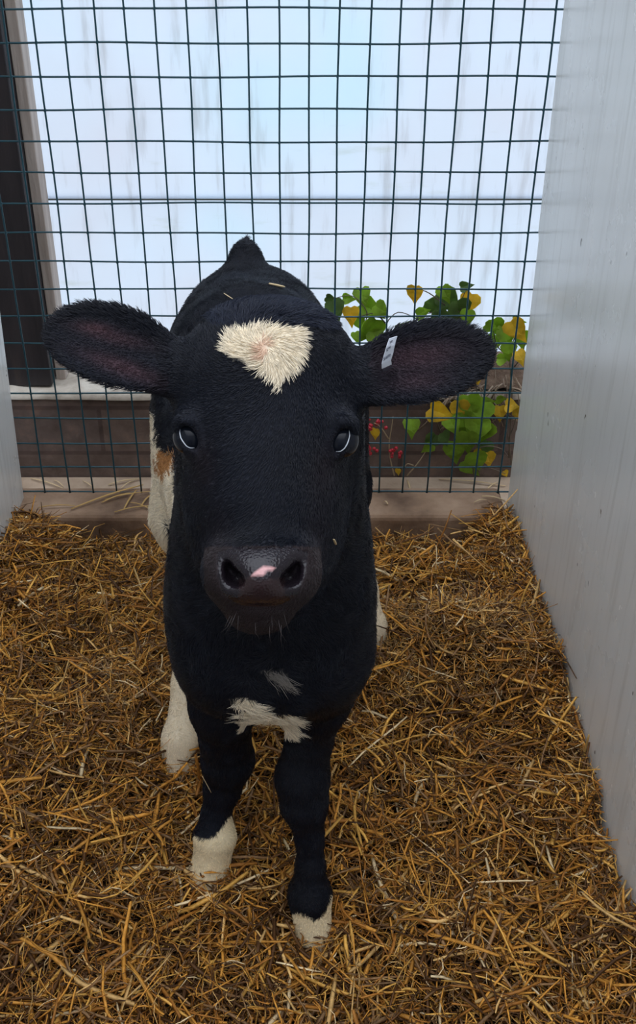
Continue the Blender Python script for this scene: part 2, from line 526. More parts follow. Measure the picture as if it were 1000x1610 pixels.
ear((272, 585, 0.995), (73, 503, 0.985), [-0.15, 0, .12, .3, .5, .7, .83, .92, .97, 1.0, 1.04],
    [v*P2M for v in (30, 40, 50, 62, 66, 60, 50, 37, 25, 8, -20)])
ear((568, 603, 0.995), (775, 537, 0.985), [-0.15, 0, .12, .3, .5, .7, .83, .92, .97, 1.0, 1.04],
    [v*P2M for v in (30, 40, 50, 62, 66, 60, 49, 36, 25, 8, -20)])
ell(280, 585, 1.005, 34, 34, 0.032, 0.025)
ell(560, 600, 1.005, 34, 34, 0.032, 0.025)

# front legs
chain([(350, 1030, 1.26, 0.056), (350, 1110, 1.30, 0.036), (353, 1165, 1.345, 0.029)], 0.025)
chain([(352, 1140, 1.335, 0.030), (358, 1195, 1.372, 0.0325), (350, 1240, 1.392, 0.0225), (340, 1280, 1.405, 0.0175), (338, 1315, 1.414, 0.0265), (334, 1345, 1.424, 0.0225), (329, 1375, 1.434, 0.030)], 0.012)
chain([(500, 1030, 1.21, 0.058), (492, 1105, 1.235, 0.034), (488, 1160, 1.262, 0.026)], 0.025)
chain([(488, 1150, 1.262, 0.026), (475, 1222, 1.288, 0.0310), (478, 1262, 1.300, 0.0275), (487, 1318, 1.320, 0.0160), (488, 1360, 1.334, 0.0165), (487, 1408, 1.350, 0.0260), (490, 1436, 1.358, 0.0215), (494, 1480, 1.372, 0.0265)], 0.012)
# hind legs
wcone((-0.145, 1.43, 0.52), (-0.165, 1.33, 0.40), 0.085, 0.058, 0.03)
wcone((-0.165, 1.33, 0.40), (-0.168, 1.35, 0.30), 0.055, 0.031, 0.03)
chain([(*wpt(-0.165, 1.36, 0.305), 0.028), (*wpt(-0.168, 1.31, 0.245), 0.025), (*wpt(-0.177, 1.22, 0.165), 0.021), (*wpt(-0.185, 1.16, 0.105), 0.0255), (*wpt(-0.190, 1.13, 0.04), 0.027)], 0.016)
wcone((0.02, 1.48, 0.52), (0.055, 1.44, 0.38), 0.085, 0.052, 0.03)
wcone((0.055, 1.44, 0.38), (0.078, 1.50, 0.28), 0.050, 0.028, 0.03)
chain([(*wpt(0.078, 1.50, 0.285), 0.028), (*wpt(0.104, 1.44, 0.18), 0.024), (*wpt(0.118, 1.41, 0.12), 0.027), (*wpt(0.122, 1.39, 0.05), 0.030)], 0.016)

def surface_nets(Fd):
    S = Fd < 0
    nx, ny, nz = Fd.shape
    cnt = np.zeros((nx-1, ny-1, nz-1), np.int8)
    for a in (0, 1):
        for b_ in (0, 1):
            for c in (0, 1):
                cnt += S[a:nx-1+a, b_:ny-1+b_, c:nz-1+c]
    act = (cnt > 0) & (cnt < 8)
    I, J, K = np.nonzero(act)
    vid = np.full(act.shape, -1, np.int64); vid[I, J, K] = np.arange(len(I))
    P = np.zeros((len(I), 3)); W = np.zeros(len(I))
    corners = [(a, b_, c) for a in (0, 1) for b_ in (0, 1) for c in (0, 1)]
    for p in corners:
        for ax in range(3):
            if p[ax] == 0:
                q_ = list(p); q_[ax] = 1
                f0 = Fd[I+p[0], J+p[1], K+p[2]]; f1 = Fd[I+q_[0], J+q_[1], K+q_[2]]
                m = (f0 < 0) != (f1 < 0)
                t = np.where(m, f0/np.where(m, f0-f1, 1), 0)
                for k_ in range(3):
                    P[:, k_] += np.where(m, p[k_] + (t if k_ == ax else 0), 0)
                W += m
    P /= W[:, None]
    P += np.stack([I, J, K], -1)
    quads = []
    for ax in range(3):
        sl0 = [slice(None)]*3; sl1 = [slice(None)]*3
        sl0[ax] = slice(0, -1); sl1[ax] = slice(1, None)
        A = S[tuple(sl0)]; B = S[tuple(sl1)]
        for inout in (0, 1):
            m = (A & ~B) if inout == 0 else (~A & B)
            i, j, k_ = np.nonzero(m)
            o_ = [x for x in range(3) if x != ax]
            idx = [i, j, k_]
            ok = (idx[o_[0]] > 0) & (idx[o_[1]] > 0) & (idx[o_[0]] < Fd.shape[o_[0]]-1) & (idx[o_[1]] < Fd.shape[o_[1]]-1)
            idx = [x[ok] for x in idx]
            def g(du, dv):
                z = [x.copy() for x in idx]
                z[o_[0]] -= du; z[o_[1]] -= dv
                return vid[z[0], z[1], z[2]]
            qd = np.stack([g(1, 1), g(0, 1), g(0, 0), g(1, 0)], -1)
            flip = (inout == 1) ^ (ax == 1)
            if not flip: qd = qd[:, ::-1]
            quads.append(qd)
    return P, np.vstack(quads)

PV, PQ = surface_nets(FLD)
del FLD
cx = gx[0] + PV[:, 0]*H; cy = gy[0] + PV[:, 1]*H; cd = gd[0] + PV[:, 2]*H
wx, wy, wz = cam2w(cx, cy, cd)
CV = np.stack([wx, wy, wz], -1)

def smooth_mesh(V, Q, it):
    for _ in range(it):
        acc = np.zeros_like(V); n = np.zeros(len(V))
        for a in range(4):
            b_ = (a+1) % 4
            np.add.at(acc, Q[:, a], V[Q[:, b_]]); np.add.at(n, Q[:, a], 1)
            np.add.at(acc, Q[:, b_], V[Q[:, a]]); np.add.at(n, Q[:, b_], 1)
        V = 0.5*V + 0.5*acc/n[:, None]
    return V
CV = smooth_mesh(CV, PQ, 2)

def face_geo(V, Q):
    a = V[Q[:, 2]]-V[Q[:, 0]]; b_ = V[Q[:, 3]]-V[Q[:, 1]]
    n = np.cross(a, b_); l = np.linalg.norm(n, axis=1)+1e-12
    return n/l[:, None], l*0.5
fn_, fa_ = face_geo(CV, PQ)
cen = CV[PQ].mean(1)
vol = (fn_*cen*fa_[:, None]).sum()
if vol < 0:
    PQ = PQ[:, ::-1].copy(); fn_ = -fn_
VN = np.zeros_like(CV)
for a in range(4): np.add.at(VN, PQ[:, a], fn_*fa_[:, None])
VN /= np.linalg.norm(VN, axis=1)[:, None]+1e-12

def inpoly(x, y, poly):
    r = np.zeros(x.shape, bool); n = len(poly)
    for i in range(n):
        x0, y0 = poly[i]; x1, y1 = poly[(i+1) % n]
        c = ((y0 > y) != (y1 > y)) & (x < (x1-x0)*(y-y0)/(y1-y0+1e-9)+x0)
        r ^= c
    return r

BLAZE = [(350, 550), (356, 524), (376, 520), (394, 517), (432, 517), (477, 516), (474, 542), (478, 566), (460, 580), (446, 592), (443, 611), (434, 608), (435, 597), (420, 588), (400, 577), (387, 563), (366, 559)]
def coat(P, jitter=0.0):
    """colour of the coat, by place on the body; returns rgb, wetness, fur length (m)"""
    u, v, d = w2px(P)
    n1 = vnoise(P[:, 0]*110, P[:, 1]*110, P[:, 2]*110, 5)-0.5
    n2 = vnoise(P[:, 0]*35, P[:, 1]*35, P[:, 2]*35, 6)-0.5
    uu = u + n1*14; vv = v + n2*16
    N = len(P)
    col = np.tile(np.array([0.0022, 0.0038, 0.0098]), (N, 1))
    nn = vnoise(P[:, 0]*20, P[:, 1]*20, P[:, 2]*20, 8)
    col *= (0.7+0.6*nn)[:, None]
    L = np.full(N, 0.0105)
    white = np.array([0.88, 0.78, 0.60])
    head = (d < 1.06) & (v < 1000)
    L[head] = 0.0045
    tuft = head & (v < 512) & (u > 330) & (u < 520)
    L[head & (v < 505)] = 0.009
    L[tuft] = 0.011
    col[tuft] *= 2.6  # skylight sheen on the poll, put into the hair colour
    L[(d > 1.5) & (v < 440)] = 0.007
    bl = head & (d < 1.0) & inpoly(uu*0.7+u*0.3, vv*0.7+v*0.3, BLAZE)
    col[bl] = white; L[bl] = 0.0085
    warm = bl & (np.abs(uu-414) < 4) & (v > 535) & (v < 565)
    col[warm] = (0.70, 0.50, 0.36)
    # ears: warm skin inside, fine hair
    earm = head & ((u < 268) | (u > 580)) & (v < 680) & (d < 1.05)
    L[earm] = 0.0080
    for (ex, ey, rx, ry, rot) in ((178, 553, 92, 48, .40), (662, 582, 90, 46, -.28)):
        dx = u-ex; dy = v-ey
        g = ((math.cos(rot)*dx+math.sin(rot)*dy)/rx)**2+((-math.sin(rot)*dx+math.cos(rot)*dy)/ry)**2
        L = np.where(earm & (g < 1), 0.0038, L)
    for (ex, ey, rx, ry, rot, s_) in ((195, 578, 70, 14, .35, 1.0), (178, 530, 60, 12, .25, .8), (150, 515, 26, 8, .1, .8), (655, 560, 70, 24, -.12, .9), (655, 600, 50, 16, -.1, .6)):
        dx = u-ex; dy = v-ey
        a_ = (math.cos(rot)*dx+math.sin(rot)*dy)/rx; b_ = (-math.sin(rot)*dx+math.cos(rot)*dy)/ry
        g = np.exp(-(a_*a_+b_*b_)*1.1)*s_*earm
        col += g[:, None]*np.array([0.040, 0.014, 0.014])
        L = np.where(g > 0.35, 0.003, L)
    # brownish bare-ish skin around eyes and muzzle sides
    for (ex, ey, rx, ry, s_) in ((322, 730, 22, 40, .9), (512, 735, 22, 40, .8), (345, 850, 22, 60, .6), (500, 840, 20, 70, .6)):
        g = np.exp(-(((u-ex)/rx)**2+((v-ey)/ry)**2))*s_*(d < 1.0)
        col += g[:, None]*np.array([0.009, 0.004, 0.003])
    muz = (d < 0.985) & (v > 852) & (v < 1000) & (u > 322) & (u < 505)
    g = muz.astype(float)
    col = np.where((muz & (v > 858))[:, None], np.array([0.020, 0.0125, 0.014])*(0.8+0.4*nn)[:, None], col)
    L = np.where(muz, 0.003, L)
    pad = (d < 0.97) & inpoly(u, v, [(340, 868), (372, 858), (412, 862), (452, 858), (486, 868), (480, 905), (470, 935), (440, 952), (410, 955), (378, 952), (350, 935), (342, 905)])
    wet = pad.astype(float)
    L = np.where(pad, 0.0, L)
    col = np.where(pad[:, None], np.array([0.012, 0.009, 0.012]), col)
    col = np.where((pad & (v > 908) & (np.abs(u-411) < 36))[:, None], np.array([0.026, 0.015, 0.016]), col)
    pink = pad & inpoly(u+n1*5, v+n2*5, [(396, 904), (408, 893), (424, 890), (430, 893), (420, 900), (412, 909), (404, 908)])
    col = np.where(pink[:, None], np.array([0.62, 0.34, 0.33]), col)
    ski = (d < 0.99) & (((u-302)**2/26**2+(v-689)**2/36**2 < 1) | ((u-534)**2/26**2+(v-691)**2/36**2 < 1))
    L = np.where(ski, 0.0018, L)
    # white flank patch with tan stain
    body = d > 1.22
    fl = body & (P[:, 0] < -0.135) & inpoly(uu, vv, [(236, 640), (243, 652), (249, 690), (244, 702), (262, 712), (275, 715), (279, 800), (274, 830), (262, 815), (268, 880), (225, 900)])
    col = np.where(fl[:, None], white*0.97, col)
    st = fl & inpoly(uu, vv, [(246, 715), (275, 708), (275, 735), (258, 756), (248, 748)])
    col = np.where(st[:, None], np.array([0.46, 0.22, 0.075]), col)
    # belly is white
    bel = body & (P[:, 1] > 1.12) & (P[:, 1] < 1.42) & (P[:, 2] < 0.44) & (VZ < -0.25) if len(P) == len(VZ) else np.zeros(N, bool)
    col = np.where(bel[:, None], white, col)
    # brisket tufts
    br = (d > 1.03) & (d < 1.28) & inpoly(uu, vv, [(358, 1098), (378, 1094), (398, 1100), (412, 1116), (440, 1120), (466, 1122), (468, 1160), (380, 1160), (378, 1118)])
    br2 = (d > 1.03) & (d < 1.28) & inpoly(uu, vv, [(412, 1056), (440, 1052), (454, 1066), (446, 1080), (436, 1070), (420, 1066)])
    col = np.where(br[:, None], white*0.95, col); L = np.where(br, 0.016, L)
    col = np.where(br2[:, None], np.array([0.20, 0.18, 0.16]), col); L = np.where(br2, 0.018, L)
    # legs
    lg = P[:, 2] < 0.40
    lf = lg & (u > 285) & (u < 405) & (d > 1.36) & (d < 1.47) & (vv > np.interp(u, [300, 335, 352, 372], [1322, 1318, 1298, 1278]))
    rf = lg & (u > 430) & (u < 545) & (d < 1.42) & (vv > np.interp(u, [455, 470, 495, 510, 522], [1432, 1440, 1450, 1434, 1405]))
    col = np.where((lf | rf)[:, None], np.array([0.84, 0.71, 0.47]), col)
    hind = (P[:, 1] > 1.08) & (P[:, 2] < 0.33) & ((P[:, 0] < -0.13) | (P[:, 0] > 0.05))
    col = np.where(hind[:, None], np.array([0.86, 0.74, 0.54]), col)
    L = np.where(lg, 0.0055, L)
    L = np.where(hind | lf | rf, 0.004, L)
    hoof = (P[:, 2] < 0.070)
    col = np.where(hoof[:, None], np.array([0.42, 0.33, 0.22]), col); L = np.where(hoof, 0.0, L)
    return col, wet, L
VZ = VN[:, 2]
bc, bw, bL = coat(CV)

calf = bpy.data.objects.new('calf', None); COL.objects.link(calf)
calf.location = (-0.05, 1.15, 0.06)
bpy.context.view_layer.update()
tag(calf, 'black calf with white forehead blaze and white feet standing in straw, facing forward', 'calf')

M_SKIN, nt, b, a_ = mat_attr('calf_skin', 0.7, 0.3)
wa = nt.nodes.new('ShaderNodeAttribute'); wa.attribute_name = 'wet'
mr = nt.nodes.new('ShaderNodeMapRange'); mr.inputs['To Min'].default_value = 0.75; mr.inputs['To Max'].default_value = 0.12
nt.links.new(wa.outputs['Fac'], mr.inputs['Value']); nt.links.new(mr.outputs[0], b.inputs['Roughness'])
vv_ = texcoord(nt)
vo = nt.nodes.new('ShaderNodeTexVoronoi'); vo.inputs['Scale'].default_value = 420
nt.links.new(vv_, vo.inputs['Vector'])
bump(nt, b, vo.outputs['Distance'], 0.35, 0.0010)

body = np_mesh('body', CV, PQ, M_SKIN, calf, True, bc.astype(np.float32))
wattr = body.data.attributes.new('wet', 'FLOAT', 'POINT')
wattr.data.foreach_set('value', bw.astype(np.float32))

# eyes
M_EYE, nt, b = newmat('eye')
b.inputs['Base Color'].default_value = (0.008, 0.010, 0.016, 1); b.inputs['Roughness'].default_value = 0.03
b.inputs['Specular IOR Level'].default_value = 0.2
def sphere(name, c, r, mat, parent, n=24, sc=(1, 1, 1)):
    v = []; f = []
    for i in range(n+1):
        th = math.pi*i/n
        for j in range(2*n):
            ph = math.pi*j/n
            v.append((c[0]+sc[0]*r*math.sin(th)*math.cos(ph), c[1]+sc[1]*r*math.sin(th)*math.sin(ph), c[2]+sc[2]*r*math.cos(th)))
    for i in range(n):
        for j in range(2*n):
            f.append((i*2*n+j, (i+1)*2*n+j, (i+1)*2*n+(j+1) % (2*n), i*2*n+(j+1) % (2*n)))
    return mk(name, v, f, mat, parent, True)
M_RIM, nt, b = newmat('eye_white_rim')
b.inputs['Base Color'].default_value = (0.62, 0.66, 0.72, 1); b.inputs['Roughness'].default_value = 0.15
for s_, (ex, ey, ed) in zip((1, -1), EYES):
    sphere('eye', C(ex, ey, ed), 0.0165, M_EYE, calf)
    # thin pale crescent of the eyeball white along the outer lower lid
    t_ = MB()
    raw = [(283.5, 669), (282.5, 678), (283.5, 687), (288, 695), (294, 702.5), (300, 704.5), (306, 704)] if s_ > 0 else [(548.5, 674), (550, 684), (548, 693), (545, 700), (541, 706), (535, 710), (528, 710)]
    ce = C(ex, ey, ed); pts = []
    for tt in np.linspace(0, 6, 12):
        i0 = min(5, int(tt)); fr = tt-i0
        px = raw[i0][0]*(1-fr)+raw[i0+1][0]*fr; py = raw[i0][1]*(1-fr)+raw[i0+1][1]*fr
        o_ = Vector((0, 0, CAMZ)); dr = (C(px, py, 1.0)-o_).normalized(); oc = o_-ce
        bq = oc.dot(dr); dq = bq*bq-(oc.length_squared-0.0166**2)
        pts.append(o_+dr*(-bq-math.sqrt(max(dq, 0))))
    t_.tube(pts, [0.0002+0.00042*math.sin(math.pi*(i/11.0)) for i in range(12)], 6)
    t_.build('eye_rim', M_RIM, calf, True)

# fur ------------------------------------------------------------
def make_fur(name, count, seed, wfun):
    r = np.random.default_rng(seed)
    toCam = np.array([0, -cs, sn])
    cenw = CV[PQ].mean(1)
    w = fa_*wfun(fn_@toCam, cenw)
    w /= w.sum()
    fi = r.choice(len(PQ), count, p=w)
    a, b_ = r.random((2, count))
    q_ = PQ[fi]
    wt = np.stack([(1-a)*(1-b_), a*(1-b_), a*b_, (1-a)*b_], -1)
    P = (CV[q_]*wt[:, :, None]).sum(1)
    N = (VN[q_]*wt[:, :, None]).sum(1); N /= np.linalg.norm(N, axis=1)[:, None]
    global VZ
    VZ = N[:, 2]
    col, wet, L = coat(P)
    u, v, d = w2px(P)
    L = L*(0.65+0.7*r.random(count))
    # flow
    Fl = np.tile(np.array([0.0, 0.75, -0.65]), (count, 1))
    head = (d < 1.06) & (v < 1000)
    # face: away from a whorl on the forehead
    fx = (u-414)/100.0; fy = (v-548)/100.0
    rr = np.sqrt(fx*fx+fy*fy)+0.05
    swirl = 0.7
    gx_ = (fx - swirl*fy)/rr; gy_ = (fy + swirl*fx)/rr
    upv = np.array([0, sn, cs])
    headF = gx_[:, None]*np.array([1, 0, 0]) - gy_[:, None]*upv
    Fl = np.where(head[:, None], headF, Fl)
    earL = head & (u < 275) & (v < 680); earR = head & (u > 575) & (v < 680)
    Fl = np.where(earL[:, None], np.array([-1, 0.15, 0.25])+ (-(v-560)/120)[:, None]*upv, Fl)
    Fl = np.where(earR[:, None], np.array([1, 0.15, 0.2])+ (-(v-570)/120)[:, None]*upv, Fl)
    legs = (P[:, 2] < 0.42)
    Fl = np.where(legs[:, None], np.array([0, 0.05, -1.0]), Fl)
    bris = (u > 350) & (u < 475) & (v > 1040) & (v < 1170) & (d > 1.03)
    Fl = np.where(bris[:, None], np.stack([(u-400)/90.0, np.full(count, -0.35), np.full(count, -0.5)], -1), Fl)
    # clumpy disturbance
    for k_, fr in enumerate((45, 120)):
        am = np.where(head & ~inpoly(u, v, BLAZE) & (v > 505), 0.22, (0.75, 0.6)[k_])
        for ax in range(3):
            Fl[:, ax] += am*2*(vnoise(P[:, 0]*fr, P[:, 1]*fr, P[:, 2]*fr, 20+ax+k_*7)-0.5)
    Fl += r.normal(0, 0.16, (count, 3))
    T = Fl - N*(Fl*N).sum(1)[:, None]
    T /= np.linalg.norm(T, axis=1)[:, None]+1e-9
    lift = np.full(count, 0.38)
    lift[head & (v < 500)] = 0.75
    lift[earL | earR] = 0.6
    lift = lift*(0.6+0.8*r.random(count))
    keep = L > 0.0006
    P, N, T, L, col, lift = P[keep], N[keep], T[keep], L[keep], col[keep], lift[keep]
    n = len(P)
    pts = np.zeros((n, 4, 3))
    for i, t in enumerate((0, 0.35, 0.7, 1.0)):
        lf_ = lift*(1-0.35*t)
        pts[:, i] = P + L[:, None]*t*(T + N*lf_[:, None])/np.sqrt(1+lift**2)[:, None] - N*0.0006*(i == 0)
    col = col*(0.75+0.5*r.random((n, 1)))
    cu = bpy.data.hair_curves.new(name)
    cu.add_curves([4]*n)
    cu.attributes['position'].data.foreach_set('vector', pts.astype(np.float32).ravel()) if 'position' in cu.attributes else cu.points.foreach_set('position', pts.astype(np.float32).ravel())
    rad = cu.attributes.get('radius') or cu.attributes.new('radius', 'FLOAT', 'POINT')
    rw = np.tile(np.array([0.00028, 0.00026, 0.00018, 0.00004]), (n, 1)).astype(np.float32)
    rad.data.foreach_set('value', rw.ravel())
    ca = cu.attributes.new('col', 'FLOAT_COLOR', 'CURVE')
    c4 = np.ones((n, 4), np.float32); c4[:, :3] = col
    ca.data.foreach_set('color', c4.ravel())
    o = bpy.data.objects.new(name, cu); COL.objects.link(o)
    o.parent = calf; o.location = -calf.location
    cu.materials.append(M_FUR)
    return o
M_FUR, nt, b, a_ = mat_attr('calf_fur', 0.45, 0.30)

def wf(facing, c):
    u, v, d = w2px(c)
    base = np.where(facing > -0.35, 1.0, 0.12)
    head = (d < 1.06) & (v < 1000)
    return base*np.where(head, 2.4, 1.0)*np.where(head & inpoly(u, v, BLAZE), 1.3, 1.0)
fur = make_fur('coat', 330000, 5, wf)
tag(fur, 'short black fur with white markings')

# whiskers on the chin
wk = MB()
for i in range(15):
    u0 = random.uniform(360, 458); v0 = random.uniform(952, 985)
    p = C(u0, v0, 0.905+random.uniform(0, 0.01)); l = random.uniform(0.012, 0.026)
    dr = Vector(((u0-408)/150+random.uniform(-.3, .3), -0.5, -0.9)).normalized()
    wk.tube([p, p+dr*l*0.5+Vector((0, -0.002, 0)), p+dr*l+Vector((random.uniform(-.003, .003), 0.002, 0))], [0.00025, 0.0002, 0.0001], 4)
M_WHK, nt, b = newmat('whisker'); b.inputs['Base Color'].default_value = (0.05, 0.04, 0.04, 1)
wk.build('whiskers', M_WHK, calf, True)

# ear tag
M_TAG, nt, b = newmat('ear_tag_metal')
b.inputs['Base Color'].default_value = (0.52, 0.55, 0.62, 1); b.inputs['Metallic'].default_value = 1.0; b.inputs['Roughness'].default_value = 0.28
vt = texcoord(nt, (1, 1, 1)); bump(nt, b, noise(nt, vt, 240, 3), 0.25, 0.0006)
M_STAMP, nt, b = newmat('stamped_mark'); b.inputs['Base Color'].default_value = (0.08, 0.09, 0.12, 1); b.inputs['Roughness'].default_value = 0.5
TD = 0.957
lft = [(612, 532), (607, 546), (603, 560), (600, 572), (600, 580), (603, 584), (607, 583)]
rgt = [(625, 528), (621, 543), (618, 557), (615, 566), (616, 573), (618, 578), (620, 577)]
dep = [0.001, 0.0, 0.0, 0.0, 0.001, 0.006, 0.014]
v = []; f = []
for (a, b_, dd) in zip(lft, rgt, dep):
    v.append(C(a[0], a[1], TD+dd)); v.append(C(b_[0], b_[1], TD+dd+0.002))
fw = Vector((0, cs, -sn))*0.0012
nb = len(v)
v += [p+fw for p in v]
for i in range(len(lft)-1):
    a = 2*i
    f += [(a, a+1, a+3, a+2), (nb+a, nb+a+2, nb+a+3, nb+a+1), (a, a+2, nb+a+2, nb+a), (a+1, nb+a+1, nb+a+3, a+3)]
f += [(0, nb, nb+1, 1), (nb-2, nb-1, 2*nb-1, 2*nb-2)]
tg = mk('ear_tag', v, f, M_TAG, calf); bevel(tg, 0.0005)
tag(tg, 'silver metal clip with stamped characters')
# stamped strokes: short worn glyphs across the strip
st = MB()
def seg(p, q_, r=0.00028): st.tube([C(p[0], p[1], TD-0.0003), C(q_[0], q_[1], TD-0.0003)], r, 5)
def glyph(cx_, cy_, strokes, s=2.2):
    for (a, b_, c, d_) in strokes:
        seg((cx_+a*s-b_*s*0.25, cy_+b_*s-a*s*0.35), (cx_+c*s-d_*s*0.25, cy_+d_*s-c*s*0.35))
gR = [(-.6, -1, -.6, 1), (-.6, -1, .5, -.8), (.5, -.8, .5, 0), (.5, 0, -.6, 0), (-.2, 0, .6, 1)]
g6 = [(.5, -1, -.5, 0), (-.5, 0, -.5, 1), (-.5, 1, .5, 1), (.5, 1, .5, .1), (.5, .1, -.5, .1)]
gS = [(.5, -1, -.5, -1), (-.5, -1, -.5, 0), (-.5, 0, .5, 0), (.5, 0, .5, 1), (.5, 1, -.5, 1)]
glyph(604.5, 564, gS); glyph(608.5, 561.5, g6); glyph(612.8, 559, gR, 2.5)
glyph(609, 550, gS, 1.9); glyph(613, 546, g6, 1.9); glyph(616, 537, gR, 1.8)
st.build('stamped_mark', M_STAMP, tg)
bpy.data.objects['stamped_mark'].location = (0, 0, 0)

# ------------------------------------------------------------------ straw
def ground(x, y):
    z = 0.070 + 0.0*x
    z = z + 0.075*np.exp(-(((x-0.28)/0.12)**2+((y-1.37)/0.085)**2))      # mound by the right side
    z = z + 0.030*np.exp(-(((x-0.40)/0.06)**2))*np.clip((y-0.85)*3, 0, 1)
    z = z - 0.040*np.exp(-(((x-0.17)/0.10)**2+((y-1.58)/0.08)**2))
    z = z - 0.040*np.exp(-(((x-0.33)/0.07)**2+((y-0.98)/0.06)**2)) - 0.035*np.exp(-(((x-0.37)/0.05)**2+((y-1.18)/0.07)**2))
    z = z + 0.020*np.exp(-(((x+0.22)/0.14)**2+((y-1.30)/0.10)**2))
    z = z + 0.025*np.exp(-(((x+0.58)/0.10)**2+((y-1.70)/0.12)**2))
    z = z - 0.035*np.exp(-(((x+0.42)/0.10)**2+((y-1.35)/0.10)**2)) - 0.03*np.exp(-(((x+0.30)/0.07)**2+((y-0.80)/0.05)**2))
    z = z + 0.050*np.exp(-(((x-0.44)/0.07)**2+((y-0.80)/0.06)**2))
    z = z + 0.045*(vnoise(x*7, y*7, x*0+0.5, 31)-0.5) + 0.046*(vnoise(x*14, y*16, x*0+0.5, 32)-0.5) + 0.016*(vnoise(x*38, y*38, x*0+0.5, 33)-0.5)
    z = z - 0.040*np.clip((y-1.60)/0.12, 0, 1)*np.clip((0.38-x)/0.06, 0, 1)*np.clip((x+0.52)/0.06, 0, 1)
    # worn hollows round the feet
    for (hx, hy) in ((-0.121, 0.935), (0.016, 0.855), (-0.195, 1.14), (0.103, 1.39)):
        pass
    z = z - 0.036*np.exp(-(((x-0.016)**2+(y-0.84)**2)/0.075**2))
    z = z - 0.030*np.exp(-(((x+0.19)**2+(y-1.12)**2)/0.07**2))
    z = z + 0.008*np.exp(-(((x+0.12)**2+(y-0.92)**2)/0.05**2))
    return z

gx2 = np.linspace(WALLL+0.004, WALLR-0.001, 150); gy2 = np.linspace(-0.2, 1.784, 260)
GX, GY = np.meshgrid(gx2, gy2, indexing='ij')
GZ = ground(GX, GY) - 0.036 + 0.008*vnoise(GX*70, GY*70, GX*0, 40)
idx = np.arange(GX.size).reshape(GX.shape)
q = np.stack([idx[:-1, :-1], idx[1:, :-1], idx[1:, 1:], idx[:-1, 1:]], -1).reshape(-1, 4)
M_LIT = mat_noise('trodden_litter', [(0.3, (0.012, 0.007, 0.004)), (0.55, (0.03, 0.016, 0.007)), (0.8, (0.07, 0.036, 0.012))], 60, 0.95, 0.8)
o = np_mesh('trodden_litter', np.stack([GX, GY, np.maximum(GZ, 0.004)], -1).reshape(-1, 3), q, M_LIT, smooth=True)
tag(o, 'dark trodden litter below the loose straw', 'litter', kind='stuff')

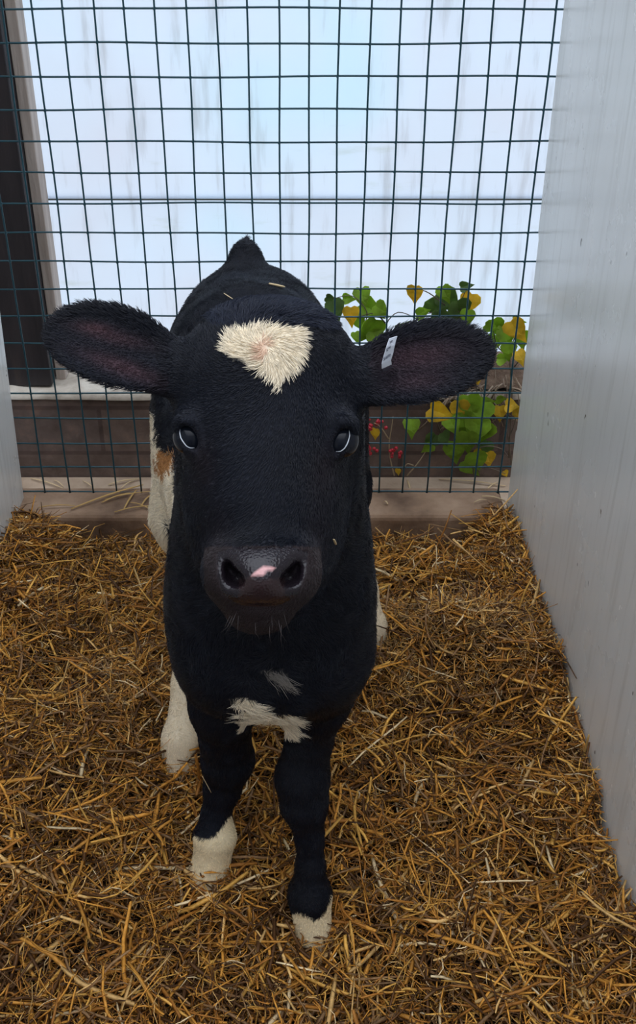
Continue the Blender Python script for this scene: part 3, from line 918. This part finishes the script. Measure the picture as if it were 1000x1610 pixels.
PAL = np.array([(0.66, 0.305, 0.050), (0.76, 0.42, 0.090), (0.40, 0.165, 0.028), (0.10, 0.044, 0.013), (0.76, 0.48, 0.18), (0.88, 0.70, 0.42), (0.30, 0.17, 0.075)])
PW = np.array([0.20, 0.13, 0.19, 0.24, 0.07, 0.03, 0.14])
def straw(n, x0, x1, y0, y1, len_m, len_s, wid, layer, tilt_s, seed, zoff=0.0, curl=0.25, pale=0.0, lenmax=0.17):
    r = np.random.default_rng(seed)
    x = r.uniform(x0, x1, n); y = r.uniform(y0, y1, n)
    L = np.clip(r.lognormal(math.log(len_m), len_s, n), 0.012, lenmax)
    az = r.uniform(0, math.pi*2, n)
    tilt = r.normal(0, tilt_s, n)
    lay = r.random(n)**0.8
    z = ground(x, y) + zoff - 0.02 + layer*lay
    w = wid*(0.55+0.9*r.random(n))*0.5
    th = w*(0.15+0.30*r.random(n))
    dirv = np.stack([np.cos(az)*np.cos(tilt), np.sin(az)*np.cos(tilt), np.sin(tilt)], -1)
    side = np.stack([-np.sin(az), np.cos(az), np.zeros(n)], -1)
    roll = r.normal(0, 0.6, n)
    upv = np.cross(dirv, side)*-1
    upv = -upv
    s1 = side*np.cos(roll)[:, None] + upv*np.sin(roll)[:, None]
    u1 = -side*np.sin(roll)[:, None] + upv*np.cos(roll)[:, None]
    bend = r.normal(0, curl, n); bend2 = r.normal(0, curl*0.6, n)
    kink = (r.random(n) < 0.12)*r.normal(0, 0.5, n)
    S = 5
    V = np.zeros((n, S, 4, 3), np.float32)
    for i, t in enumerate(np.linspace(-0.5, 0.5, S)):
        c = np.stack([x, y, z], -1) + dirv*(t*L)[:, None] + side*((bend*(t*t-0.08)+bend2*t**3*2+kink*np.maximum(t, 0))*L)[:, None] - np.array([0, 0, 1])*(np.abs(bend2)*t*t*L*0.6)[:, None]
        tp = 1.0 if 0 < i < S-1 else 0.7
        for k_, (a, b_) in enumerate(((1, 0), (0, 1), (-1, 0), (0, -1))):
            V[:, i, k_] = c + s1*(a*w*tp)[:, None] + u1*(b_*th*tp)[:, None]
    # follow the ground instead of diving below it, stay between the pen sides
    mz = ground(V[:, :, 0, 0], V[:, :, 0, 1])
    low = np.minimum(0, (V[:, :, :, 2].min(2) - (mz-0.028))).min(1)
    V[:, :, :, 2] -= low[:, None, None]*0.8
    mn = V[..., 0].min((1, 2)); mxx = V[..., 0].max((1, 2))
    V[..., 0] += np.maximum(0, (WALLL+0.003)-mn)[:, None, None]
    V[..., 0] -= np.maximum(0, mxx-(WALLR-0.003))[:, None, None]
    my = V[..., 1].max((1, 2))
    hi = V[..., 2].min((1, 2)) > 0.113
    V[..., 1] -= (np.maximum(0, my-1.783)*(~hi))[:, None, None]
    V[..., 2] = np.maximum(V[..., 2], 0.002)
    base = (np.arange(n)*S*4)[:, None, None, None]
    ii = np.arange(S-1)[None, :, None, None]; kk = np.arange(4)[None, None, :, None]
    q0 = base + ii*4 + kk; q1 = base + ii*4 + (kk+1) % 4; q2 = q1+4; q3 = q0+4
    Q = np.concatenate([q0, q1, q2, q3], -1).reshape(-1, 4)
    b0 = (np.arange(n)*S*4)
    e0 = np.stack([b0+3, b0+2, b0+1, b0], -1); e1 = np.stack([b0+16, b0+17, b0+18, b0+19], -1)
    Q = np.vstack([Q, e0, e1])
    ci = r.choice(len(PAL), n, p=PW)
    col = PAL[ci]*(0.7+0.55*r.random((n, 1)))
    if pale: col = col*(1-pale)+np.array([0.6, 0.42, 0.2])*pale
    cw = np.repeat(col[:, None, :], S*4, 1).reshape(-1, 3)
    return V.reshape(-1, 3), Q, cw.astype(np.float32)

parts = [
    straw(15000, WALLL, WALLR, 0.30, 1.78, 0.048, 0.50, 0.0034, 0.056, 0.38, 1),
    straw(42000, WALLL, WALLR, 0.45, 1.78, 0.028, 0.50, 0.0014, 0.060, 0.60, 2, curl=0.9),
    straw(3600, WALLL, WALLR, 0.30, 1.78, 0.072, 0.50, 0.0048, 0.026, 0.26, 3, zoff=0.026, curl=0.20),
    straw(2600, WALLR-0.10, WALLR, 0.7, 1.80, 0.035, 0.4, 0.0028, 0.045, 0.5, 4, zoff=0.01, curl=0.5),
    straw(1500, WALLL, WALLL+0.12, 1.2, 1.80, 0.05, 0.4, 0.0032, 0.045, 0.5, 5, zoff=0.01, curl=0.5),
    straw(3200, 0.14, 0.38, 1.26, 1.52, 0.025, 0.4, 0.0022, 0.03, 0.5, 6, zoff=0.022, curl=0.6, pale=0.30),
    straw(2300, -0.36, -0.10, 1.16, 1.42, 0.035, 0.4, 0.0026, 0.03, 0.5, 7, zoff=0.018, curl=0.5, pale=0.2),
    straw(110, -0.07, 0.09, 0.78, 0.88, 0.055, 0.4, 0.0045, 0.025, 0.45, 8, zoff=0.030, curl=0.2),
    straw(130, -0.19, -0.06, 0.88, 0.98, 0.045, 0.4, 0.0040, 0.02, 0.35, 9, zoff=0.030, curl=0.2),
    straw(100, -0.26, -0.13, 1.06, 1.16, 0.055, 0.4, 0.0042, 0.03, 0.5, 10, zoff=0.028, curl=0.2),
]
off = 0; VV = []; QQ = []; CCc = []
for (v_, q_, c_) in parts:
    VV.append(v_); QQ.append(q_+off); CCc.append(c_); off += len(v_)
M_STRAW, nt, b, a_ = mat_attr('straw', 0.55, 0.3)
vsx = texcoord(nt)
nz = noise(nt, vsx, 160, 3)
mv = ramp(nt, nz, [(0.3, (0.70, 0.66, 0.60)), (0.6, (1.1, 1.08, 1.05))])
nt.links.new(mixc(nt, 1.0, a_.outputs['Color'], mv, 'MULTIPLY'), b.inputs['Base Color'])
so = np_mesh('straw_bedding', np.vstack(VV), np.vstack(QQ), M_STRAW, colors=np.vstack(CCc))
tag(so, 'deep golden loose straw bedding covering the pen floor', 'straw', kind='stuff')

# individual stalks lying on the kerb, ledge, calf and pen side
def mat_plain(name, c, rough=0.6):
    m, nt, b = newmat(name); b.inputs['Base Color'].default_value = (*c, 1); b.inputs['Roughness'].default_value = rough
    return m
M_ST1 = mat_plain('straw_gold', (0.52, 0.32, 0.10)); M_ST2 = mat_plain('straw_pale', (0.66, 0.50, 0.28))
def stalk(p, q_, r, mat, label, group, sag=0.004):
    p = Vector(p); q_ = Vector(q_)
    t = MB(); pts = []
    for i in range(7):
        s = i/6; m = p.lerp(q_, s); m.z += sag*math.sin(math.pi*s)
        pts.append(m)
    t.tube(pts, [r*0.8, r, r, r*1.15, r, r, r*0.7], 6, flat=0.5)
    o = t.build('straw_stalk', mat, smooth=True)
    return tag(o, label, 'straw stalk', group)
kz = 0.108
def onz(px, py, z):
    ph = TH+math.atan((py-PY)/F); h = CAMZ-z; Y = h/math.tan(ph)
    return WY(px, py, Y)
GK = 'straw stalks on the kerb left of the calf'
for (a, b_, r_, lb) in (
    ((112, 800), (225, 762), .0026, 'longest straw stalk lying slantwise across the kerb left of the calf'),
    ((160, 790), (205, 775), .0022, 'short thick straw stalk lying just below the longest one on the kerb'),
    ((195, 800), (215, 770), .0018, 'thin straw stalk pointing back towards the mesh on the left kerb'),
    ((222, 795), (238, 778), .0018, 'short straw stalk on the kerb nearest the calf flank'),
    ((60, 798), (118, 795), .002, 'straw stalk lying level on the kerb nearest the left pen side'),
    ((165, 785), (245, 772), .0016, 'thin long straw stalk crossing others beside the calf flank on the kerb'),
    ((205, 790), (235, 800), .0016, 'short straw stalk sloping down towards the calf at the kerb front'),
    ((180, 805), (240, 795), .0018, 'straw stalk along the front edge of the kerb left of the calf')):
    stalk(onz(*a, kz+0.003), onz(*b_, kz+0.003), r_, M_ST1, lb, GK)
GL = 'straw stalks on the ledge behind the mesh'
for (a, b_, r_, lb) in (
    ((48, 752), (100, 768), .002, 'pale straw stalk on the ledge nearest the left pen side'),
    ((130, 756), (150, 770), .0015, 'short thin pale straw stalk on the ledge, second group from the left'),
    ((170, 762), (222, 753), .0022, 'thick pale straw stalk on the ledge close behind the calf flank'),
    ((190, 768), (210, 756), .0015, 'thin pale straw stalk crossing the thick one on the left ledge'),
    ((85, 755), (100, 765), .0014, 'tiny pale straw stalk touching the leftmost one on the ledge'),
    ((690, 753), (795, 764), .0022, 'longest pale straw stalk on the ledge at the right'),
    ((765, 770), (782, 758), .0018, 'short pale straw stalk on the ledge nearest the right pen side'),
    ((640, 755), (645, 770), .0022, 'short upright pale straw stalk on the ledge right of the calf'),
    ((596, 770), (606, 774), .0015, 'tiny pale straw stalk on the ledge nearest the calf cheek')):
    stalk(onz(*a, 0.056), onz(*b_, 0.056), r_, M_ST2, lb, GL)
GR = 'straw stalks on the kerb right of the calf'
for (a, b_, r_, lb) in (
    ((758, 780), (794, 787), .0022, 'pale straw stalk on the kerb end beside the right pen side'),
    ((745, 790), (765, 786), .0014, 'thin short pale straw stalk left of the one at the kerb end'),
    ((604, 789), (610, 793), .002, 'tiny pale straw chip on the kerb just right of the calf')):
    stalk(onz(*a, kz+0.003), onz(*b_, kz+0.003), r_, M_ST2, lb, GR)
# stalks leaning on the right pen side
def onwall(px, py):
    d = (WALLR-0.008)*F/(px-PX)
    return C(px, py, d)
for (a, b_, lb) in (
    ((858, 1040), (864, 985), 'topmost straw stalk standing against the right plastic pen side'),
    ((892, 1065), (898, 1128), 'longest straw stalk stuck to the right plastic pen side'),
    ((888, 1088), (894, 1120), 'short thin straw stalk beside the longest on the right pen side'),
    ((915, 1200), (926, 1155), 'lowest straw stalk leaning on the right plastic pen side')):
    stalk(onwall(*a), onwall(*b_), 0.0017, M_ST1, lb, 'straw stalks on the right pen side', 0)
# bits caught on the coat: find the coat surface under each
CU, CW_, CDp = w2px(CV)
def onskin(px, py, lift=0.004):
    m = (np.abs(CU-px) < 4) & (np.abs(CW_-py) < 4)
    return C(px, py, float(CDp[m].min())-lift)
stalk(onskin(424, 446, .009), onskin(447, 451, .009), 0.0034, M_ST2, 'flat pale straw chip lying on the black back behind the calf head', None, 0)
stalk(onskin(352, 461, .008), onskin(366, 470, .008), 0.0009, M_ST2, 'thin pale straw wisp on the calf back left of the poll', None, 0)
stalk(onskin(525, 848, .010), onskin(528, 856, .010), 0.0013, M_ST2, 'tiny pale straw bit caught beside the calf muzzle', None, 0)
stalk(onskin(318, 1220, .008), onskin(332, 1246, .008), 0.0008, M_ST2, 'thin pale straw wisp across the calf knee', None, 0)
# the piece on the calf's back is placed on the surface later found by ray test

# ------------------------------------------------------------------ vine and plants behind the mesh
def leafmat(name, c):
    m, nt, b = newmat(name)
    v = texcoord(nt); n = noise(nt, v, 30, 4)
    r = ramp(nt, n, [(0.3, tuple(x*0.6 for x in c)), (0.6, c), (0.8, tuple(min(1, x*1.3) for x in c))])
    nt.links.new(r, b.inputs['Base Color']); b.inputs['Roughness'].default_value = 0.45
    out = nt.nodes['Material Output']
    tr = nt.nodes.new('ShaderNodeBsdfTranslucent'); mx = nt.nodes.new('ShaderNodeMixShader'); mx.inputs[0].default_value = 0.55
    nt.links.new(r, tr.inputs[0]); nt.links.new(b.outputs[0], mx.inputs[1]); nt.links.new(tr.outputs[0], mx.inputs[2])
    nt.links.new(mx.outputs[0], out.inputs[0])
    return m
M_LG = leafmat('leaf_green', (0.36, 0.56, 0.05)); M_LY = leafmat('leaf_yellow', (0.88, 0.62, 0.05)); M_LD = leafmat('leaf_dark', (0.16, 0.27, 0.07))
M_STEM = mat_noise('vine_stem', [(0.3, (0.06, 0.045, 0.03)), (0.7, (0.16, 0.12, 0.08))], 30, 0.8, 0)
M_STEMP = mat_plain('dry_stem', (0.36, 0.27, 0.16), 0.8)
M_BERRY = mat_plain('red_berry', (0.45, 0.015, 0.03), 0.3)

def leaf(mb, c, size, rot, seed):
    r = random.Random(seed)
    out = [(0, 0), (0.22, 0.10), (0.42, 0.02), (0.52, -0.22), (0.40, -0.54), (0.17, -0.88), (0, -1.25)]
    pts = [(a, b_) for a, b_ in out] + [(-a, b_) for a, b_ in out[-2:0:-1]]
    n = Vector((r.uniform(-.5, .5), -1, r.uniform(-.2, .6))).normalized()
    u = Vector((0, 0, 1)).cross(n).normalized(); w = n.cross(u)
    cr, sr = math.cos(rot), math.sin(rot)
    ax = u*cr + w*sr; ay = -u*sr + w*cr
    fold = r.uniform(0.1, 0.4)
    b0 = len(mb.v)
    for z_ in (0.0, 0.0005):
        for t in (0.0, -0.35, -0.7):
            mb.v.append(tuple(Vector(c) + size*(ay*(t+0.5) + n*(-fold*0.0)) + n*(-z_)))
        for (a, b_) in pts:
            a *= r.uniform(0.93, 1.07) if z_ == 0 else 1
            mb.v.append(tuple(Vector(c) + size*(ax*a + ay*(b_+0.5) + n*(fold*abs(a) - 0.15*b_*b_)) - n*z_))
    m = len(pts)
    for s_ in (0, 1):
        o_ = b0 + s_*(3+m)
        def ctr(i):
            b_ = pts[i][1]
            return o_ + (0 if b_ > -0.15 else 1 if b_ > -0.55 else 2)
        for i in range(m):
            j = (i+1) % m
            ci, cj = ctr(i), ctr(j)
            tri = [ci, o_+3+i, o_+3+j] + ([cj] if cj != ci else [])
            if s_: tri = tri[::-1]
            if o_+3+i == ci: continue
            mb.f.append(tuple(tri))
def plant(name, label, cat, leaves, stems, Y, berries=(), stemmat=None):
    root = bpy.data.objects.new(name, None); COL.objects.link(root)
    root.location = WY(*stems[0][0][:2], Y); bpy.context.view_layer.update()
    tag(root, label, cat)
    s = MB()
    for i, pts in enumerate(stems):
        P3 = [WY(p[0], p[1], Y + (p[2] if len(p) > 2 else 0)) for p in pts]
        # smooth curve
        dens = []
        for a, b_ in zip(P3[:-1], P3[1:]):
            for t in (0, .25, .5, .75): dens.append(a.lerp(b_, t))
        dens.append(P3[-1])
        for _ in range(2):
            dens = [dens[0]]+[(dens[k_-1]+dens[k_]*2+dens[k_+1])/4 for k_ in range(1, len(dens)-1)]+[dens[-1]]
        s.tube(dens, [0.0016*(1-0.5*k_/len(dens)) for k_ in range(len(dens))], 6)
    s.build('stem', stemmat or M_STEM, root, True)
    for key, mat, nm in (('g', M_LG, 'green_leaves'), ('y', M_LY, 'yellow_leaves'), ('d', M_LD, 'dark_leaves')):
        sel = [l for l in leaves if l[4] == key]
        if not sel: continue
        mb = MB()
        for (px, py, sz, rot, _) in sel:
            dy = random.uniform(-0.02, 0.02)
            c = WY(px, py, Y+dy)
            leaf(mb, c, sz*2.35/1650*1.0, rot, int(px*7+py))
        mb.build(nm, mat, root)
    for (px, py, n_) in berries:
        for i in range(n_):
            c = WY(px+random.uniform(-9, 9), py+random.uniform(-9, 9), Y+random.uniform(-.01, .01))
            rr = random.uniform(0.003, 0.0042)
            mb = MB()
            mb.tube([c+Vector((0, 0, rr*math.sin(t))) for t in (-1.5, -1.0, -.5, 0, .5, 1.0, 1.5)], [rr*math.cos(t)+0.0001 for t in (-1.5, -1.0, -.5, 0, .5, 1.0, 1.5)], 10)
            mb.build('red_berry', M_BERRY, root, True)
    return root

plant('climbing_vine', 'green and yellow leaved vine climbing the pale sheet just right of the calf head', 'vine',
      [(527, 490, 30, 0.2, 'd'), (520, 470, 14, 1.2, 'd'), (548, 470, 16, 1.5, 'g'), (570, 468, 26, 0.3, 'g'), (552, 497, 24, 0.1, 'y'), (566, 508, 20, 0.5, 'g'),
       (583, 487, 32, 1.2, 'g'), (600, 488, 24, 0.8, 'g'), (580, 520, 38, -0.5, 'g'), (592, 535, 28, 0.4, 'g'), (574, 552, 14, 0.3, 'y'), (633, 515, 18, 2.5, 'd'), (645, 520, 16, 1.8, 'g'), (622, 528, 16, 0.8, 'g'), (560, 530, 14, .2, 'g')],
      [[(700, 700), (660, 590), (612, 530), (606, 508), (625, 488), (655, 500), (668, 515)], [(612, 530), (585, 545), (570, 520), (580, 490), (555, 462), (522, 470)], [(606, 508), (590, 490), (560, 500)]], 1.985)
plant('climbing_vine', 'leafy vine sprays against the pale sheet above the tagged ear', 'vine',
      [(652, 463, 24, 0.0, 'y'), (665, 492, 20, 1.7, 'g'), (690, 478, 34, 2.6, 'd'), (707, 474, 34, 0.8, 'd'), (722, 490, 36, 0.3, 'd'), (735, 478, 30, -0.4, 'y'), (733, 450, 16, 1.8, 'd'), (715, 500, 26, 0.5, 'd'), (690, 500, 24, 0.2, 'd'), (735, 500, 22, 0, 'g'), (700, 462, 22, .5, 'g')],
      [[(760, 700), (748, 600), (735, 520), (722, 480), (733, 455)], [(722, 490), (690, 490), (665, 494)], [(700, 480), (675, 460), (652, 452)]], 1.995)
plant('climbing_vine', 'green and yellow vine leaves beside the right pen side above the soil', 'vine',
      [(780, 515, 28, 0.4, 'g'), (795, 530, 34, 0.2, 'g'), (775, 540, 24, -0.3, 'g'), (813, 520, 32, 0.7, 'y'), (822, 535, 26, 0.2, 'g'), (800, 552, 24, .1, 'g'), (818, 562, 20, 0.4, 'y'), (790, 565, 18, 1.4, 'g'), (772, 515, 18, 1.2, 'g'), (815, 505, 16, 1.4, 'g')],
      [[(800, 720), (806, 620), (800, 560), (812, 520), (816, 504)], [(800, 560), (780, 545), (775, 515)], [(806, 580), (822, 560), (825, 540)]], 1.99)
plant('leafy_shrub', 'bushy plant with drooping green and yellow leaves below the tagged ear', 'plant',
      [(693, 650, 34, 1.2, 'y'), (722, 645, 30, 0.1, 'y'), (740, 640, 36, 0.3, 'g'), (755, 650, 36, -0.3, 'g'), (730, 665, 38, 0.2, 'g'), (748, 675, 40, -0.2, 'g'), (712, 668, 28, 0.5, 'g'), (760, 680, 34, -0.2, 'g'),
       (735, 695, 34, 0.1, 'g'), (715, 710, 34, 0.2, 'g'), (750, 725, 34, 0.3, 'g'), (740, 735, 28, 0.8, 'g'), (752, 718, 22, 0.9, 'y'), (768, 722, 22, 0.2, 'y'), (766, 635, 20, 1.5, 'g'), (700, 690, 22, .4, 'd'), (760, 705, 26, -.4, 'd'), (728, 640, 24, .8, 'd')],
      [[(745, 748), (740, 700), (735, 650), (728, 628)], [(740, 710), (765, 700), (790, 705), (800, 720)], [(738, 690), (720, 680), (712, 660)], [(742, 730), (770, 735), (795, 745)]], 1.965)
plant('leafy_shrub', 'few dull yellow leaves on thin stems beside the right pen side', 'plant',
      [(766, 632, 20, 1.5, 'g'), (788, 628, 16, 1.4, 'g'), (786, 650, 22, 0.1, 'y'), (805, 638, 22, 1.3, 'y'), (812, 650, 18, 0.2, 'y'), (750, 600, 12, 0.4, 'y'), (795, 745, 12, .5, 'y')],
      [[(806, 748), (800, 690), (790, 650), (782, 625)], [(800, 690), (812, 660), (808, 635)]], 2.0)
plant('berry_twig', 'pale dry twig with red berries right of the calf cheek', 'twig',
      [(647, 672, 26, 0.1, 'g'), (590, 682, 16, 0.0, 'y'), (678, 695, 26, -0.5, 'd'), (626, 742, 10, 0.1, 'y'), (672, 705, 18, -.7, 'g')],
      [[(620, 748), (614, 725), (611, 700), (616, 670), (618, 655)], [(640, 748), (660, 725), (675, 700)], [(611, 690), (598, 670), (588, 665)], [(650, 732), (640, 728), (634, 738)]], 1.975,
      berries=((622, 713, 12), (584, 706, 12), (580, 668, 10), (600, 664, 8)), stemmat=M_STEMP)

# dry soil and roots lying on the wall at the right
nn_ = 90
gx3 = np.linspace(0.10, 0.70, nn_); gy3 = np.linspace(2.028, 2.150, 24)
GX, GY = np.meshgrid(gx3, gy3, indexing='ij')
t_ = (GY-2.028)/0.122
env = np.sin(np.pi*np.clip((GX-0.10)/0.60, 0, 1))**0.5
GZ = 0.250 + 0.016 + env*(0.045*np.sin(np.pi*np.clip(t_, 0, 1))**0.6)*(0.5+vnoise(GX*22, GY*22, GX*0, 50)) + 0.01*vnoise(GX*90, GY*90, GX*0, 51) - 0.008*(1-env)
idx = np.arange(GX.size).reshape(GX.shape)
q = np.stack([idx[:-1, :-1], idx[1:, :-1], idx[1:, 1:], idx[:-1, 1:]], -1).reshape(-1, 4)
o = np_mesh('soil_heap', np.stack([GX, GY, GZ], -1).reshape(-1, 3), q, M_DIRT, smooth=True)
tag(o, 'dry brown soil heaped on the wall top at the right', 'soil', kind='stuff')
rt = MB(); rr_ = random.Random(4)
for i in range(60):
    x = rr_.uniform(0.30, 0.46); y = rr_.uniform(2.005, 2.03); z = rr_.uniform(0.24, 0.31)
    l = rr_.uniform(0.03, 0.10); a = rr_.uniform(-1.2, 1.2)
    pts = [Vector((x+l*t*math.sin(a), y-0.012*math.sin(3*t), z-l*t*abs(math.cos(a))+0.012*math.sin(4*t+i))) for t in np.linspace(0, 1, 6)]
    rt.tube(pts, [rr_.uniform(0.0008, 0.0022)]*6, 5)
o = rt.build('dry_roots', mat_noise('root_bark', [(0.3, (0.10, 0.07, 0.05)), (0.7, (0.36, 0.27, 0.19))], 20, 0.9, 0), smooth=True)
tag(o, 'tangle of dry brown roots hanging over the wall beside the right pen side', 'roots', kind='stuff')
